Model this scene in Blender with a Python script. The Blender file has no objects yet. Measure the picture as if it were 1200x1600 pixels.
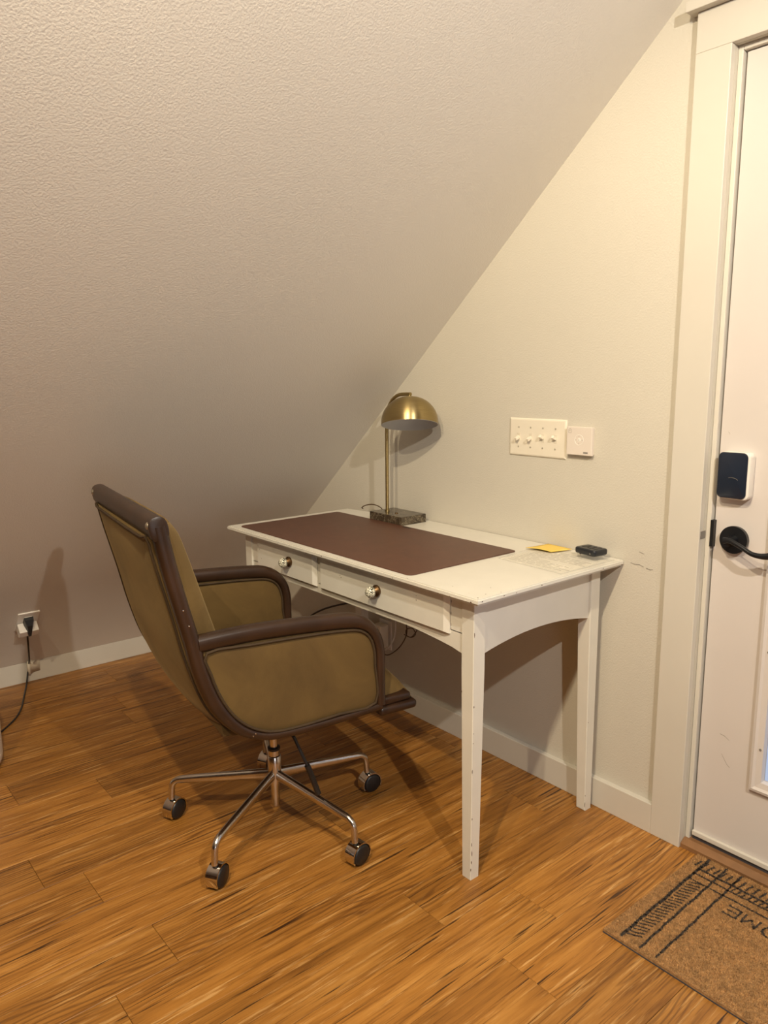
import bpy, bmesh, math, random
from mathutils import Vector, Matrix, noise
random.seed(7)
SC = bpy.context.scene
COL = SC.collection
PI = math.pi

# ------------------------------------------------------------------ camera
CAM = Vector((1.1517, -1.8208, 1.2666)); YAW, PITCH, ROLL, FPX = 0.8785, -0.1763, -0.0079, 1181.8
def camera():
    f = Vector((-math.sin(YAW)*math.cos(PITCH), math.cos(YAW)*math.cos(PITCH), math.sin(PITCH)))
    r = Vector((math.cos(YAW), math.sin(YAW), 0)); u = r.cross(f)
    R = r*math.cos(ROLL)+u*math.sin(ROLL); U = -r*math.sin(ROLL)+u*math.cos(ROLL)
    cd = bpy.data.cameras.new('camera'); co = bpy.data.objects.new('camera', cd); COL.objects.link(co)
    m = Matrix((R, U, -f)).transposed().to_4x4(); m.translation = CAM
    co.matrix_world = m
    cd.sensor_fit = 'HORIZONTAL'; cd.sensor_width = 36; cd.lens = 36*FPX/1200; cd.clip_start = .02
    SC.camera = co
camera()

# ------------------------------------------------------------------ world, lamps, exposure
W = bpy.data.worlds.new('world'); SC.world = W; W.use_nodes = True
W.node_tree.nodes['Background'].inputs[0].default_value = (.62, .74, 1, 1)
W.node_tree.nodes['Background'].inputs[1].default_value = 1.2
def track_head(name, loc, aim, watts, colour, radius, cone=140):
    l = bpy.data.lights.new(name, 'SPOT'); l.energy = watts; l.color = colour; l.shadow_soft_size = radius
    l.spot_size = math.radians(cone); l.spot_blend = .6
    o = bpy.data.objects.new(name, l); o.location = loc; COL.objects.link(o)
    o.rotation_euler = (Vector(aim)-Vector(loc)).to_track_quat('-Z', 'Y').to_euler()
track_head('pendant_spot', (1.75, -1.35, 2.26), (-.7, -.5, .7), 138, (1, .92, .81), .022, 125)
track_head('track_head_near', (.66, -1.80, 2.50), (-.05, -.45, .5), 125, (1, .83, .57), .022, 98)
track_head('track_head_far', (.74, -2.60, 2.60), (-.05, -.45, .5), 105, (1, .83, .57), .025, 90)
def window_daylight():
    l = bpy.data.lights.new('window_daylight', 'AREA'); l.shape = 'RECTANGLE'; l.size = 1.3; l.size_y = 1.2
    l.energy = 20; l.color = (.93, .94, 1)
    o = bpy.data.objects.new('window_daylight', l); o.location = (3.70, -2.2, 1.05)
    o.rotation_euler = (0, math.radians(78), 0); COL.objects.link(o)
window_daylight()
VS = SC.view_settings
VS.view_transform = 'Standard'; VS.look = 'None'; VS.exposure = -0.05; VS.gamma = 1; VS.use_curve_mapping = False

# ------------------------------------------------------------------ materials
def newmat(name):
    m = bpy.data.materials.new(name); m.use_nodes = True
    nt = m.node_tree; b = nt.nodes['Principled BSDF']
    return m, nt, b
def N(nt, t, **kw):
    n = nt.nodes.new(t)
    for k, v in kw.items():
        if k.startswith('_'): setattr(n, k[1:], v)
        else: n.inputs[k].default_value = v
    return n
def ramp(nt, fac, stops, interp='LINEAR'):
    r = nt.nodes.new('ShaderNodeValToRGB'); r.color_ramp.interpolation = interp
    e = r.color_ramp.elements
    while len(e) < len(stops): e.new(.5)
    for i, (p, c) in enumerate(stops):
        e[i].position = p; e[i].color = (*c, 1) if len(c) == 3 else c
    nt.links.new(fac, r.inputs[0]); return r
def simple(name, col, rough=.5, metal=0, var=.06, scale=8, bump=0, bscale=200, coord='Object', **extra):
    m, nt, b = newmat(name)
    tc = N(nt, 'ShaderNodeTexCoord')
    nz = N(nt, 'ShaderNodeTexNoise', Scale=scale, Detail=4)
    nt.links.new(tc.outputs[coord], nz.inputs['Vector'])
    c0 = tuple(max(0, c*(1-var)) for c in col); c1 = tuple(min(1, c*(1+var)) for c in col)
    r = ramp(nt, nz.outputs['Fac'], [(.3, c0), (.7, c1)])
    nt.links.new(r.outputs[0], b.inputs['Base Color'])
    b.inputs['Roughness'].default_value = rough; b.inputs['Metallic'].default_value = metal
    for k, v in extra.items(): b.inputs[k.replace('_', ' ')].default_value = v
    if bump:
        n2 = N(nt, 'ShaderNodeTexNoise', Scale=bscale, Detail=3)
        nt.links.new(tc.outputs[coord], n2.inputs['Vector'])
        bp = N(nt, 'ShaderNodeBump', Strength=bump, Distance=.002)
        nt.links.new(n2.outputs['Fac'], bp.inputs['Height']); nt.links.new(bp.outputs[0], b.inputs['Normal'])
    return m
M = {}
M['wall'] = simple('wall_paint', (.595, .562, .485), .75, var=.015, scale=2, bump=.5, bscale=210)
M['ceiling'] = simple('ceiling_texture_paint', (.74, .705, .64), .6, var=.015, scale=2, bump=.42, bscale=210)
M['trim'] = simple('trim_paint', (.62, .588, .52), .38, var=.02, scale=5, bump=.05, bscale=60)
M['door'] = simple('door_paint', (.63, .585, .555), .4, var=.02, scale=3, bump=.05, bscale=60)
M['desk'] = simple('desk_cream_paint', (.72, .695, .62), .30, var=.025, scale=14, bump=.04, bscale=60)
M['chip'] = simple('bare_dark_wood_chip', (.10, .05, .025), .8, var=.4, scale=300)
M['blotter'] = simple('oxblood_leather', (.100, .041, .024), .42, var=.10, scale=25, bump=.12, bscale=700)
M['leather'] = simple('dark_brown_leather', (.030, .0135, .0065), .36, var=.35, scale=9, bump=.12, bscale=500)
M['chrome'] = simple('brushed_chrome', (.62, .58, .53), .22, 1, var=.06, scale=40)
M['polished'] = simple('polished_chrome', (.70, .66, .60), .10, 1, var=.03, scale=20)
M['black'] = simple('black_plastic', (.012, .012, .013), .4, var=.2, scale=30)
M['blackmetal'] = simple('black_bronze_hardware', (.012, .013, .016), .35, .3, var=.2, scale=30)
M['lockface'] = simple('lock_dark_face', (.014, .020, .034), .22, var=.1, scale=10)
M['whiteplastic'] = simple('white_plastic', (.80, .76, .70), .35, var=.02, scale=10)
M['almond'] = simple('almond_plastic', (.80, .74, .62), .38, var=.02, scale=10)
M['greyplastic'] = simple('grey_plastic', (.22, .20, .18), .5, var=.1, scale=20)
M['screw'] = simple('screw_metal', (.45, .42, .36), .4, .8, var=.1, scale=50)
M['shadewhite'] = simple('shade_white_enamel', (.62, .62, .62), .5, var=.03, scale=10)
M['yellow'] = simple('yellow_paper', (.84, .60, .13), .7, var=.05, scale=12)
M['print'] = simple('grey_print', (.44, .41, .34), .7, var=.1, scale=40)
M['tape'] = simple('masking_tape', (.74, .68, .56), .6, var=.05, scale=20)
M['subfloor'] = simple('dark_joint', (.03, .015, .006), .9, var=.2, scale=20)
M['threshold'] = simple('threshold_wood', (.24, .12, .05), .45, var=.3, scale=12)
M['rubber'] = simple('door_sweep_rubber', (.05, .05, .06), .7, var=.2, scale=20)
M['cordbrown'] = simple('brown_cord', (.10, .06, .03), .5, var=.1, scale=30)
M['cordwhite'] = simple('clear_white_cord', (.75, .72, .66), .3, var=.05, scale=30)
M['led'] = simple('led', (1, 1, 1), .3, var=0)
M['led'].node_tree.nodes['Principled BSDF'].inputs['Emission Color'].default_value = (1, .95, .85, 1)
M['led'].node_tree.nodes['Principled BSDF'].inputs['Emission Strength'].default_value = 4

def mat_velvet():
    m, nt, b = newmat('olive_tan_velvet')
    tc = N(nt, 'ShaderNodeTexCoord')
    n1 = N(nt, 'ShaderNodeTexNoise', Scale=5, Detail=5, Roughness=.6, Distortion=.6)
    nt.links.new(tc.outputs['Object'], n1.inputs['Vector'])
    r = ramp(nt, n1.outputs['Fac'], [(.28, (.078, .044, .010)), (.5, (.112, .066, .016)), (.72, (.150, .092, .025))])
    nt.links.new(r.outputs[0], b.inputs['Base Color'])
    b.inputs['Roughness'].default_value = .85
    b.inputs['Sheen Weight'].default_value = .22; b.inputs['Sheen Roughness'].default_value = .4
    b.inputs['Sheen Tint'].default_value = (.75, .55, .25, 1)
    n2 = N(nt, 'ShaderNodeTexNoise', Scale=400, Detail=2)
    nt.links.new(tc.outputs['Object'], n2.inputs['Vector'])
    bp = N(nt, 'ShaderNodeBump', Strength=.15, Distance=.001)
    nt.links.new(n2.outputs['Fac'], bp.inputs['Height']); nt.links.new(bp.outputs[0], b.inputs['Normal'])
    return m
M['velvet'] = mat_velvet()
def mat_brass():
    m, nt, b = newmat('brushed_brass')
    tc = N(nt, 'ShaderNodeTexCoord'); mp = N(nt, 'ShaderNodeMapping'); mp.inputs['Scale'].default_value = (3, 3, 260)
    nt.links.new(tc.outputs['Object'], mp.inputs[0])
    n1 = N(nt, 'ShaderNodeTexNoise', Scale=4, Detail=3); nt.links.new(mp.outputs[0], n1.inputs['Vector'])
    r = ramp(nt, n1.outputs['Fac'], [(.3, (.36, .275, .125)), (.7, (.46, .36, .175))])
    nt.links.new(r.outputs[0], b.inputs['Base Color'])
    b.inputs['Metallic'].default_value = 1; b.inputs['Roughness'].default_value = .34
    b.inputs['Anisotropic'].default_value = .8; b.inputs['Anisotropic Rotation'].default_value = .25
    tg = N(nt, 'ShaderNodeTangent'); tg.direction_type = 'RADIAL'; tg.axis = 'Z'
    nt.links.new(tg.outputs[0], b.inputs['Tangent'])
    return m
M['brass'] = mat_brass()
def mat_marble():
    m, nt, b = newmat('dark_brown_marble')
    tc = N(nt, 'ShaderNodeTexCoord')
    n1 = N(nt, 'ShaderNodeTexNoise', Scale=28, Detail=8, Roughness=.7, Distortion=1.2)
    nt.links.new(tc.outputs['Object'], n1.inputs['Vector'])
    v = N(nt, 'ShaderNodeTexVoronoi', Scale=22); v.feature = 'DISTANCE_TO_EDGE'
    mx = N(nt, 'ShaderNodeMixRGB', Fac=.12); nt.links.new(tc.outputs['Object'], mx.inputs[1]); nt.links.new(n1.outputs['Color'], mx.inputs[2])
    nt.links.new(mx.outputs[0], v.inputs['Vector'])
    r1 = ramp(nt, n1.outputs['Fac'], [(.35, (.022, .016, .011)), (.6, (.075, .055, .035)), (.8, (.20, .155, .10))])
    r2 = ramp(nt, v.outputs['Distance'], [(0, (1, 1, 1)), (.035, (0, 0, 0))])
    m2 = N(nt, 'ShaderNodeMixRGB'); m2.inputs[2].default_value = (.30, .25, .17, 1)
    nt.links.new(r2.outputs[0], m2.inputs[0]); nt.links.new(r1.outputs[0], m2.inputs[1])
    nt.links.new(m2.outputs[0], b.inputs['Base Color']); b.inputs['Roughness'].default_value = .22
    return m
M['marble'] = mat_marble()
def mat_knob():
    m, nt, b = newmat('crackle_ceramic')
    tc = N(nt, 'ShaderNodeTexCoord')
    v = N(nt, 'ShaderNodeTexVoronoi', Scale=150); v.feature = 'DISTANCE_TO_EDGE'
    nt.links.new(tc.outputs['Object'], v.inputs['Vector'])
    r = ramp(nt, v.outputs['Distance'], [(0, (.02, .025, .015)), (.055, (.03, .035, .02)), (.095, (.80, .77, .62))])
    nt.links.new(r.outputs[0], b.inputs['Base Color']); b.inputs['Roughness'].default_value = .15
    return m
M['knob'] = mat_knob()
def mat_clear(name, alpha, col):
    m, nt, b = newmat(name)
    b.inputs['Base Color'].default_value = (*col, 1); b.inputs['Roughness'].default_value = .12
    tr = N(nt, 'ShaderNodeBsdfTransparent'); mx = N(nt, 'ShaderNodeMixShader', Fac=alpha)
    nt.links.new(tr.outputs[0], mx.inputs[1]); nt.links.new(b.outputs[0], mx.inputs[2])
    nt.links.new(mx.outputs[0], nt.nodes['Material Output'].inputs[0])
    return m
M['clear'] = mat_clear('clear_plastic', .16, (.80, .78, .72))
M['glass'] = mat_clear('door_glass', .25, (.10, .12, .16))
def mat_wood():
    m, nt, b = newmat('vinyl_wood_plank')
    L = nt.links.new
    tc = N(nt, 'ShaderNodeTexCoord'); oi = N(nt, 'ShaderNodeObjectInfo')
    off = N(nt, 'ShaderNodeVectorMath', _operation='SCALE'); off.inputs[0].default_value = (31, 57, 13)
    L(oi.outputs['Random'], off.inputs['Scale'])
    add = N(nt, 'ShaderNodeVectorMath', _operation='ADD'); L(tc.outputs['Object'], add.inputs[0]); L(off.outputs[0], add.inputs[1])
    def mapped(sx, sy):
        mp = N(nt, 'ShaderNodeMapping'); mp.inputs['Scale'].default_value = (sx, sy, 1); L(add.outputs[0], mp.inputs[0]); return mp.outputs[0]
    # slow warp shared by every grain layer
    warp = N(nt, 'ShaderNodeTexNoise', Scale=1, Detail=3, Roughness=.55); L(mapped(5, 1.05), warp.inputs['Vector'])
    # cathedral growth rings
    wm = N(nt, 'ShaderNodeMath', _operation='MULTIPLY'); L(warp.outputs['Fac'], wm.inputs[0]); wm.inputs[1].default_value = 84
    sx = N(nt, 'ShaderNodeSeparateXYZ'); L(add.outputs[0], sx.inputs[0])
    xm = N(nt, 'ShaderNodeMath', _operation='MULTIPLY_ADD'); L(sx.outputs['X'], xm.inputs[0]); xm.inputs[1].default_value = 480; L(wm.outputs[0], xm.inputs[2])
    sn = N(nt, 'ShaderNodeMath', _operation='SINE'); L(xm.outputs[0], sn.inputs[0])
    fine = N(nt, 'ShaderNodeTexNoise', Scale=1, Detail=6, Roughness=.65); L(mapped(210, 5), fine.inputs['Vector'])
    mid = N(nt, 'ShaderNodeTexNoise', Scale=1, Detail=4, Roughness=.6, Distortion=.4); L(mapped(38, 2.2), mid.inputs['Vector'])
    patch = N(nt, 'ShaderNodeTexNoise', Scale=1, Detail=3); L(mapped(7, 2.0), patch.inputs['Vector'])
    # ring strength varies over the plank
    rs = ramp(nt, patch.outputs['Fac'], [(.40, (.12, .12, .12)), (.62, (1, 1, 1))])
    rr = N(nt, 'ShaderNodeMath', _operation='MULTIPLY_ADD'); L(sn.outputs[0], rr.inputs[0]); rr.inputs[1].default_value = .5; rr.inputs[2].default_value = .5
    r2 = N(nt, 'ShaderNodeMath', _operation='MULTIPLY'); L(rr.outputs[0], r2.inputs[0]); L(rs.outputs[0], r2.inputs[1])
    base = ramp(nt, mid.outputs['Fac'], [(.25, (.20, .080, .014)), (.5, (.36, .155, .028)), (.75, (.50, .240, .054))])
    c1 = N(nt, 'ShaderNodeMixRGB', _blend_type='MULTIPLY'); L(base.outputs[0], c1.inputs[1])
    fr = ramp(nt, fine.outputs['Fac'], [(.34, (.42, .34, .28)), (.5, (1, 1, 1)), (.7, (1.0, 1.0, 1.0))]); L(fr.outputs[0], c1.inputs[2]); c1.inputs[0].default_value = .8
    c2 = N(nt, 'ShaderNodeMixRGB', _blend_type='MIX'); L(c1.outputs[0], c2.inputs[1]); c2.inputs[2].default_value = (.105, .038, .008, 1)
    rp = ramp(nt, r2.outputs[0], [(.50, (0, 0, 0)), (.95, (.60, .60, .60))]); L(rp.outputs[0], c2.inputs[0])
    # pale streaks
    pale = N(nt, 'ShaderNodeTexNoise', Scale=1, Detail=4, Roughness=.7); L(mapped(90, 4.5), pale.inputs['Vector'])
    c3 = N(nt, 'ShaderNodeMixRGB', _blend_type='MIX'); L(c2.outputs[0], c3.inputs[1]); c3.inputs[2].default_value = (.62, .36, .13, 1)
    pr = ramp(nt, pale.outputs['Fac'], [(.57, (0, 0, 0)), (.68, (.75, .75, .75))]); L(pr.outputs[0], c3.inputs[0])
    # dark checks and cracks
    crack = N(nt, 'ShaderNodeTexNoise', Scale=1, Detail=3, Roughness=.6, Distortion=.3); L(mapped(95, 2.4), crack.inputs['Vector'])
    c4 = N(nt, 'ShaderNodeMixRGB', _blend_type='MIX'); L(c3.outputs[0], c4.inputs[1]); c4.inputs[2].default_value = (.028, .010, .004, 1)
    cr = ramp(nt, crack.outputs['Fac'], [(.635, (0, 0, 0)), (.67, (.9, .9, .9))]); L(cr.outputs[0], c4.inputs[0])
    hv = N(nt, 'ShaderNodeHueSaturation'); L(c4.outputs[0], hv.inputs['Color'])
    vv = N(nt, 'ShaderNodeMath', _operation='MULTIPLY_ADD'); L(oi.outputs['Random'], vv.inputs[0]); vv.inputs[1].default_value = .28; vv.inputs[2].default_value = .88
    L(vv.outputs[0], hv.inputs['Value'])
    L(hv.outputs[0], b.inputs['Base Color'])
    b.inputs['Roughness'].default_value = .42
    bp = N(nt, 'ShaderNodeBump', Strength=.12, Distance=.001); L(fine.outputs['Fac'], bp.inputs['Height']); L(bp.outputs[0], b.inputs['Normal'])
    return m
M['wood'] = mat_wood()
M['coir'] = simple('coir', (.44, .245, .095), .95, var=.35, scale=60)
M['coirbase'] = simple('coir_base', (.30, .165, .065), .95, var=.3, scale=150)
M['coirblack'] = simple('coir_black_print', (.040, .030, .024), .95, var=.4, scale=80)

# ------------------------------------------------------------------ mesh helpers
def tag(o, label=None, cat=None, group=None, kind=None):
    if label: o['label'] = label
    if cat: o['category'] = cat
    if group: o['group'] = group
    if kind: o['kind'] = kind
    return o
def obj(name, bm, mat, parent=None, smooth=False, loc=None):
    me = bpy.data.meshes.new(name)
    if isinstance(bm, tuple): me.from_pydata(*bm)
    else:
        bmesh.ops.recalc_face_normals(bm, faces=bm.faces[:]); bm.to_mesh(me); bm.free()
    me.materials.append(M[mat] if isinstance(mat, str) else mat)
    if smooth:
        me.polygons.foreach_set('use_smooth', [True]*len(me.polygons))
        try: me.set_sharp_from_angle(angle=math.radians(40))
        except Exception: pass
    o = bpy.data.objects.new(name, me); COL.objects.link(o)
    if parent: o.parent = parent
    if loc: o.location = loc
    return o
def thing(name, label, cat, loc=(0, 0, 0), rz=0, group=None):
    o = bpy.data.objects.new(name, None); COL.objects.link(o); o.empty_display_size = .05
    o.location = loc; o.rotation_euler = (0, 0, rz)
    return tag(o, label, cat, group)
def box(bm, x0, x1, y0, y1, z0, z1, bev=0, seg=2):
    r = bmesh.ops.create_cube(bm, size=1); vs = r['verts']
    for v in vs:
        v.co = Vector((x0 if v.co.x < 0 else x1, y0 if v.co.y < 0 else y1, z0 if v.co.z < 0 else z1))
    if bev:
        es = list({e for v in vs for e in v.link_edges})
        bmesh.ops.bevel(bm, geom=es, offset=bev, segments=seg, affect='EDGES', profile=.5)
    return bm
def bx(*a, **k): return box(bmesh.new(), *a, **k)
def prism(pts, d, axis='y', bm=None, bev=0, seg=2):
    """polygon pts (2D) extruded from d[0] to d[1] along axis; 2D axes are the two others in order"""
    bm = bm or bmesh.new()
    def P(p, t):
        return {'x': (t, p[0], p[1]), 'y': (p[0], t, p[1]), 'z': (p[0], p[1], t)}[axis]
    a = [bm.verts.new(P(p, d[0])) for p in pts]; b = [bm.verts.new(P(p, d[1])) for p in pts]
    f0 = bm.faces.new(a); f1 = bm.faces.new(b[::-1]); n = len(pts)
    for i in range(n): bm.faces.new((a[i], b[i], b[(i+1) % n], a[(i+1) % n]))
    if bev:
        es = list(set(f0.edges) | set(f1.edges))
        bmesh.ops.recalc_face_normals(bm, faces=bm.faces[:])
        bmesh.ops.bevel(bm, geom=es, offset=bev, segments=seg, affect='EDGES', profile=.5)
    return bm
def rrect(x0, x1, y0, y1, r, n=6):
    pts = []
    for cx, cy, a0 in ((x1-r, y1-r, 0), (x0+r, y1-r, 90), (x0+r, y0+r, 180), (x1-r, y0+r, 270)):
        for i in range(n+1):
            a = math.radians(a0+90*i/n); pts.append((cx+r*math.cos(a), cy+r*math.sin(a)))
    return pts
def lathe(prof, seg=32, bm=None, centre=(0, 0, 0), mtx=None):
    bm = bm or bmesh.new(); rings = []
    mtx = mtx or Matrix.Identity(4); c = Vector(centre)
    for r, z in prof:
        if r < 1e-6: rings.append([bm.verts.new(mtx @ Vector((0, 0, z))+c)])
        else: rings.append([bm.verts.new(mtx @ Vector((r*math.cos(2*PI*i/seg), r*math.sin(2*PI*i/seg), z))+c) for i in range(seg)])
    for a, b in zip(rings, rings[1:]):
        if len(a) == 1 and len(b) == 1: continue
        for i in range(seg):
            j = (i+1) % seg
            if len(a) == 1: bm.faces.new((a[0], b[i], b[j]))
            elif len(b) == 1: bm.faces.new((a[i], a[j], b[0]))
            else: bm.faces.new((a[i], a[j], b[j], b[i]))
    return bm
def catmull(pts, n=6, closed=False):
    P = [Vector(p) for p in pts]; out = []
    L = len(P)
    rng = range(L if closed else L-1)
    for i in rng:
        p0 = P[(i-1) % L] if closed or i > 0 else P[0]*2-P[1]
        p1 = P[i]; p2 = P[(i+1) % L]
        p3 = P[(i+2) % L] if closed or i+2 < L else P[-1]*2-P[-2]
        for k in range(n):
            t = k/n
            out.append(.5*((2*p1)+(p2-p0)*t+(2*p0-5*p1+4*p2-p3)*t*t+(3*p1-p0-3*p2+p3)*t**3))
    if not closed: out.append(P[-1].copy())
    return out
def sweep(path, half, side=None, seg=12, bm=None, closed=False, power=2.0, cap=True):
    """sweep a superellipse section along path. half(t)->(a,b): a in the plane, b along 'side' (a fixed vector) ; side=None -> parallel transport round tube"""
    bm = bm or bmesh.new(); path = [Vector(p) for p in path]; n = len(path); rings = []
    if not callable(half):
        hv = half if isinstance(half, tuple) else (half, half); hf = lambda t: hv
    else: hf = half
    up = None
    for i, p in enumerate(path):
        if closed: d = path[(i+1) % n]-path[i-1]
        else: d = path[min(i+1, n-1)]-path[max(i-1, 0)]
        d.normalize()
        if side is not None: s = Vector(side)
        else:
            if up is None:
                up = d.orthogonal().normalized()
            s = (up-d*up.dot(d)).normalized(); up = s
        u = d.cross(s).normalized(); s2 = u.cross(d).normalized()
        a, b = hf(i/(n-1) if n > 1 else 0); ring = []
        for k in range(seg):
            th = 2*PI*k/seg; c, sn = math.cos(th), math.sin(th)
            cc = math.copysign(abs(c)**(2/power), c); ss = math.copysign(abs(sn)**(2/power), sn)
            ring.append(bm.verts.new(p+u*(a*cc)+s2*(b*ss)))
        rings.append(ring)
    m = n if closed else n-1
    for i in range(m):
        A, B = rings[i], rings[(i+1) % n]
        for k in range(seg):
            j = (k+1) % seg; bm.faces.new((A[k], A[j], B[j], B[k]))
    if not closed and cap:
        bm.faces.new(rings[0][::-1]); bm.faces.new(rings[-1])
    return bm
def loft(rows, bm=None, closed_u=False, cap=False):
    bm = bm or bmesh.new(); V = [[bm.verts.new(p) for p in r] for r in rows]
    for A, B in zip(V, V[1:]):
        n = len(A)
        for k in range(n if closed_u else n-1):
            j = (k+1) % n; bm.faces.new((A[k], A[j], B[j], B[k]))
    if cap:
        bm.faces.new(V[0][::-1]); bm.faces.new(V[-1])
    return bm
def struct(name, bm, mat, smooth=False, parent=None):
    o = obj(name, bm, mat, parent, smooth)
    if not parent: o['kind'] = 'structure'
    return o

# ------------------------------------------------------------------ the room
K, X0 = 1.13468, -2.34663          # sloped ceiling: x = X0 + K*z
XK = -2.1864; ZK = .0875           # slope eases down onto the baseboard
RX = 1.35; RZ = (RX-X0)/K          # ridge
ZE = .5; XF = XK+.0193
QF = (XF-(X0+K*ZK))/(ZE-ZK)**2
def slope_x(z): return X0+K*z+(QF*(ZE-z)**2 if z < ZE else 0)
def slope_t(z): return K-(2*QF*(ZE-z) if z < ZE else 0)
XR = 2*RX-XK                       # mirrored right side
YF = -6.0
floor = struct('floor', bx(XK-.1, XR+.1, YF-.1, .12, -.05, -.006), 'subfloor')
tag(floor, 'orange-brown wood-look plank floor')
def planks():
    w = .1505; x_first = .027; seams = {-1: -.712, 1: -.683, 0: -.49, -3: -1.236, -2: -1.378, -6: -1.39}
    i0 = math.floor((XK-x_first)/w); i1 = math.ceil((XR-x_first)/w)
    rnd = random.Random(3)
    for i in range(i0, i1):
        xa = max(x_first+i*w, XK); xb = min(x_first+(i+1)*w, XR)
        ln = 1.22; y = seams.get(i, -rnd.uniform(.1, 1.3))
        ys = [y]
        while ys[0] < -.02: ys.insert(0, ys[0]+ln)
        while ys[-1] > YF: ys.append(ys[-1]-ln)
        for a, b in zip(ys, ys[1:]):
            a2, b2 = min(a, 0 if not (.22 < xa < 1.1) else .0), max(b, YF)
            if a2-b2 < .03: continue
            g = .0004; cx, cy = (xa+xb)/2, (a2+b2)/2
            hx, hy = (xb-xa)/2-g, (a2-b2)/2-g; t = .0007
            vs = [(-hx, -hy, -.006), (hx, -hy, -.006), (hx, hy, -.006), (-hx, hy, -.006),
                  (-hx, -hy, -t), (hx, -hy, -t), (hx, hy, -t), (-hx, hy, -t),
                  (-hx+t, -hy+t, 0), (hx-t, -hy+t, 0), (hx-t, hy-t, 0), (-hx+t, hy-t, 0)]
            fs = [(8, 9, 10, 11)]
            for k in range(4):
                j = (k+1) % 4
                fs += [(k, j, j+4, k+4), (k+4, j+4, j+8, k+8)]
            obj('plank', (vs, [], fs), 'wood', floor, loc=(cx, cy, 0))
planks()
# gable wall with the door opening (front face y = 0)
DX0, DX1, DZ = .2229, 1.145, 2.005
gable = [(XK-.12, -.006), (DX0, -.006), (DX0, DZ), (DX1, DZ), (DX1, -.006), (XR+.12, -.006), (XR+.12, ZK+.2), (RX, RZ+.1), (XK-.12, ZK+.2)]
struct('wall_back', prism(gable, (0, .12), 'y'), 'wall')
struct('wall_left', bx(XK-.1, XK, YF, 0, -.006, ZK+.03), 'ceiling')
struct('wall_right', bx(XR, XR+.1, YF, 0, -.006, ZK+.03), 'ceiling')
struct('wall_front', prism([(XK-.12, -.006), (XR+.12, -.006), (XR+.12, ZK+.2), (RX, RZ+.1), (XK-.12, ZK+.2)], (YF-.1, YF), 'y'), 'threshold')
foot = [(slope_x(ZK+(ZE-ZK)*i/8), ZK+(ZE-ZK)*i/8) for i in range(9)]
prof = foot+[(RX, RZ)]+[(2*RX-x, z) for x, z in foot[::-1]]
rows = [[(x, YF, z) for x, z in prof], [(x, 0, z) for x, z in prof], [(x+(-.10 if x < RX else .10)*(z < 3), 0, z+.12) for x, z in prof], [(x+(-.10 if x < RX else .10)*(z < 3), YF, z+.12) for x, z in prof]]
bm = bmesh.new(); loft(rows+[rows[0]], bm); bmesh.ops.remove_doubles(bm, verts=bm.verts[:], dist=1e-5)
struct('ceiling', bm, 'ceiling', smooth=True)
BB, BT = .0875, .0193
def board(name, x0, x1, y0, y1, z0, z1):
    return struct(name, bx(x0, x1, y0, y1, z0, z1, bev=.0015), 'trim')
board('baseboard_left', XK, XK+BT, YF, 0, 0, BB)
board('baseboard_back', XK+BT, .136, -BT, 0, 0, BB)
board('baseboard_right', DX1+.087, XR, -BT, 0, 0, BB)
# door casing, cap, jamb, stop, threshold
board('trim_1', .136, DX0, -.0195, 0, 0, DZ)
board('trim_2', DX1, DX1+.087, -.0195, 0, 0, DZ)
board('trim_3', .136, DX1+.087, -.0195, 0, DZ, DZ+.089)
board('trim_4', .117, DX1+.107, -.042, 0, DZ+.089, DZ+.112)
board('trim_5', DX0+.0005, DX0+.012, .012, .12, .02, DZ)          # stop beside the latch edge
board('trim_6', DX0+.012, DX1, .012, .12, DZ-.012, DZ)
board('trim_7', DX1-.012, DX1, .012, .12, .02, DZ-.012)
tag(struct('trim_8', prism([(-.012, 0), (.12, 0), (.12, .022), (.006, .022), (-.012, .012)], (DX0, DX1), 'x', bev=.001, seg=1), 'threshold'), 'brown wooden threshold under the white door')

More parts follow.
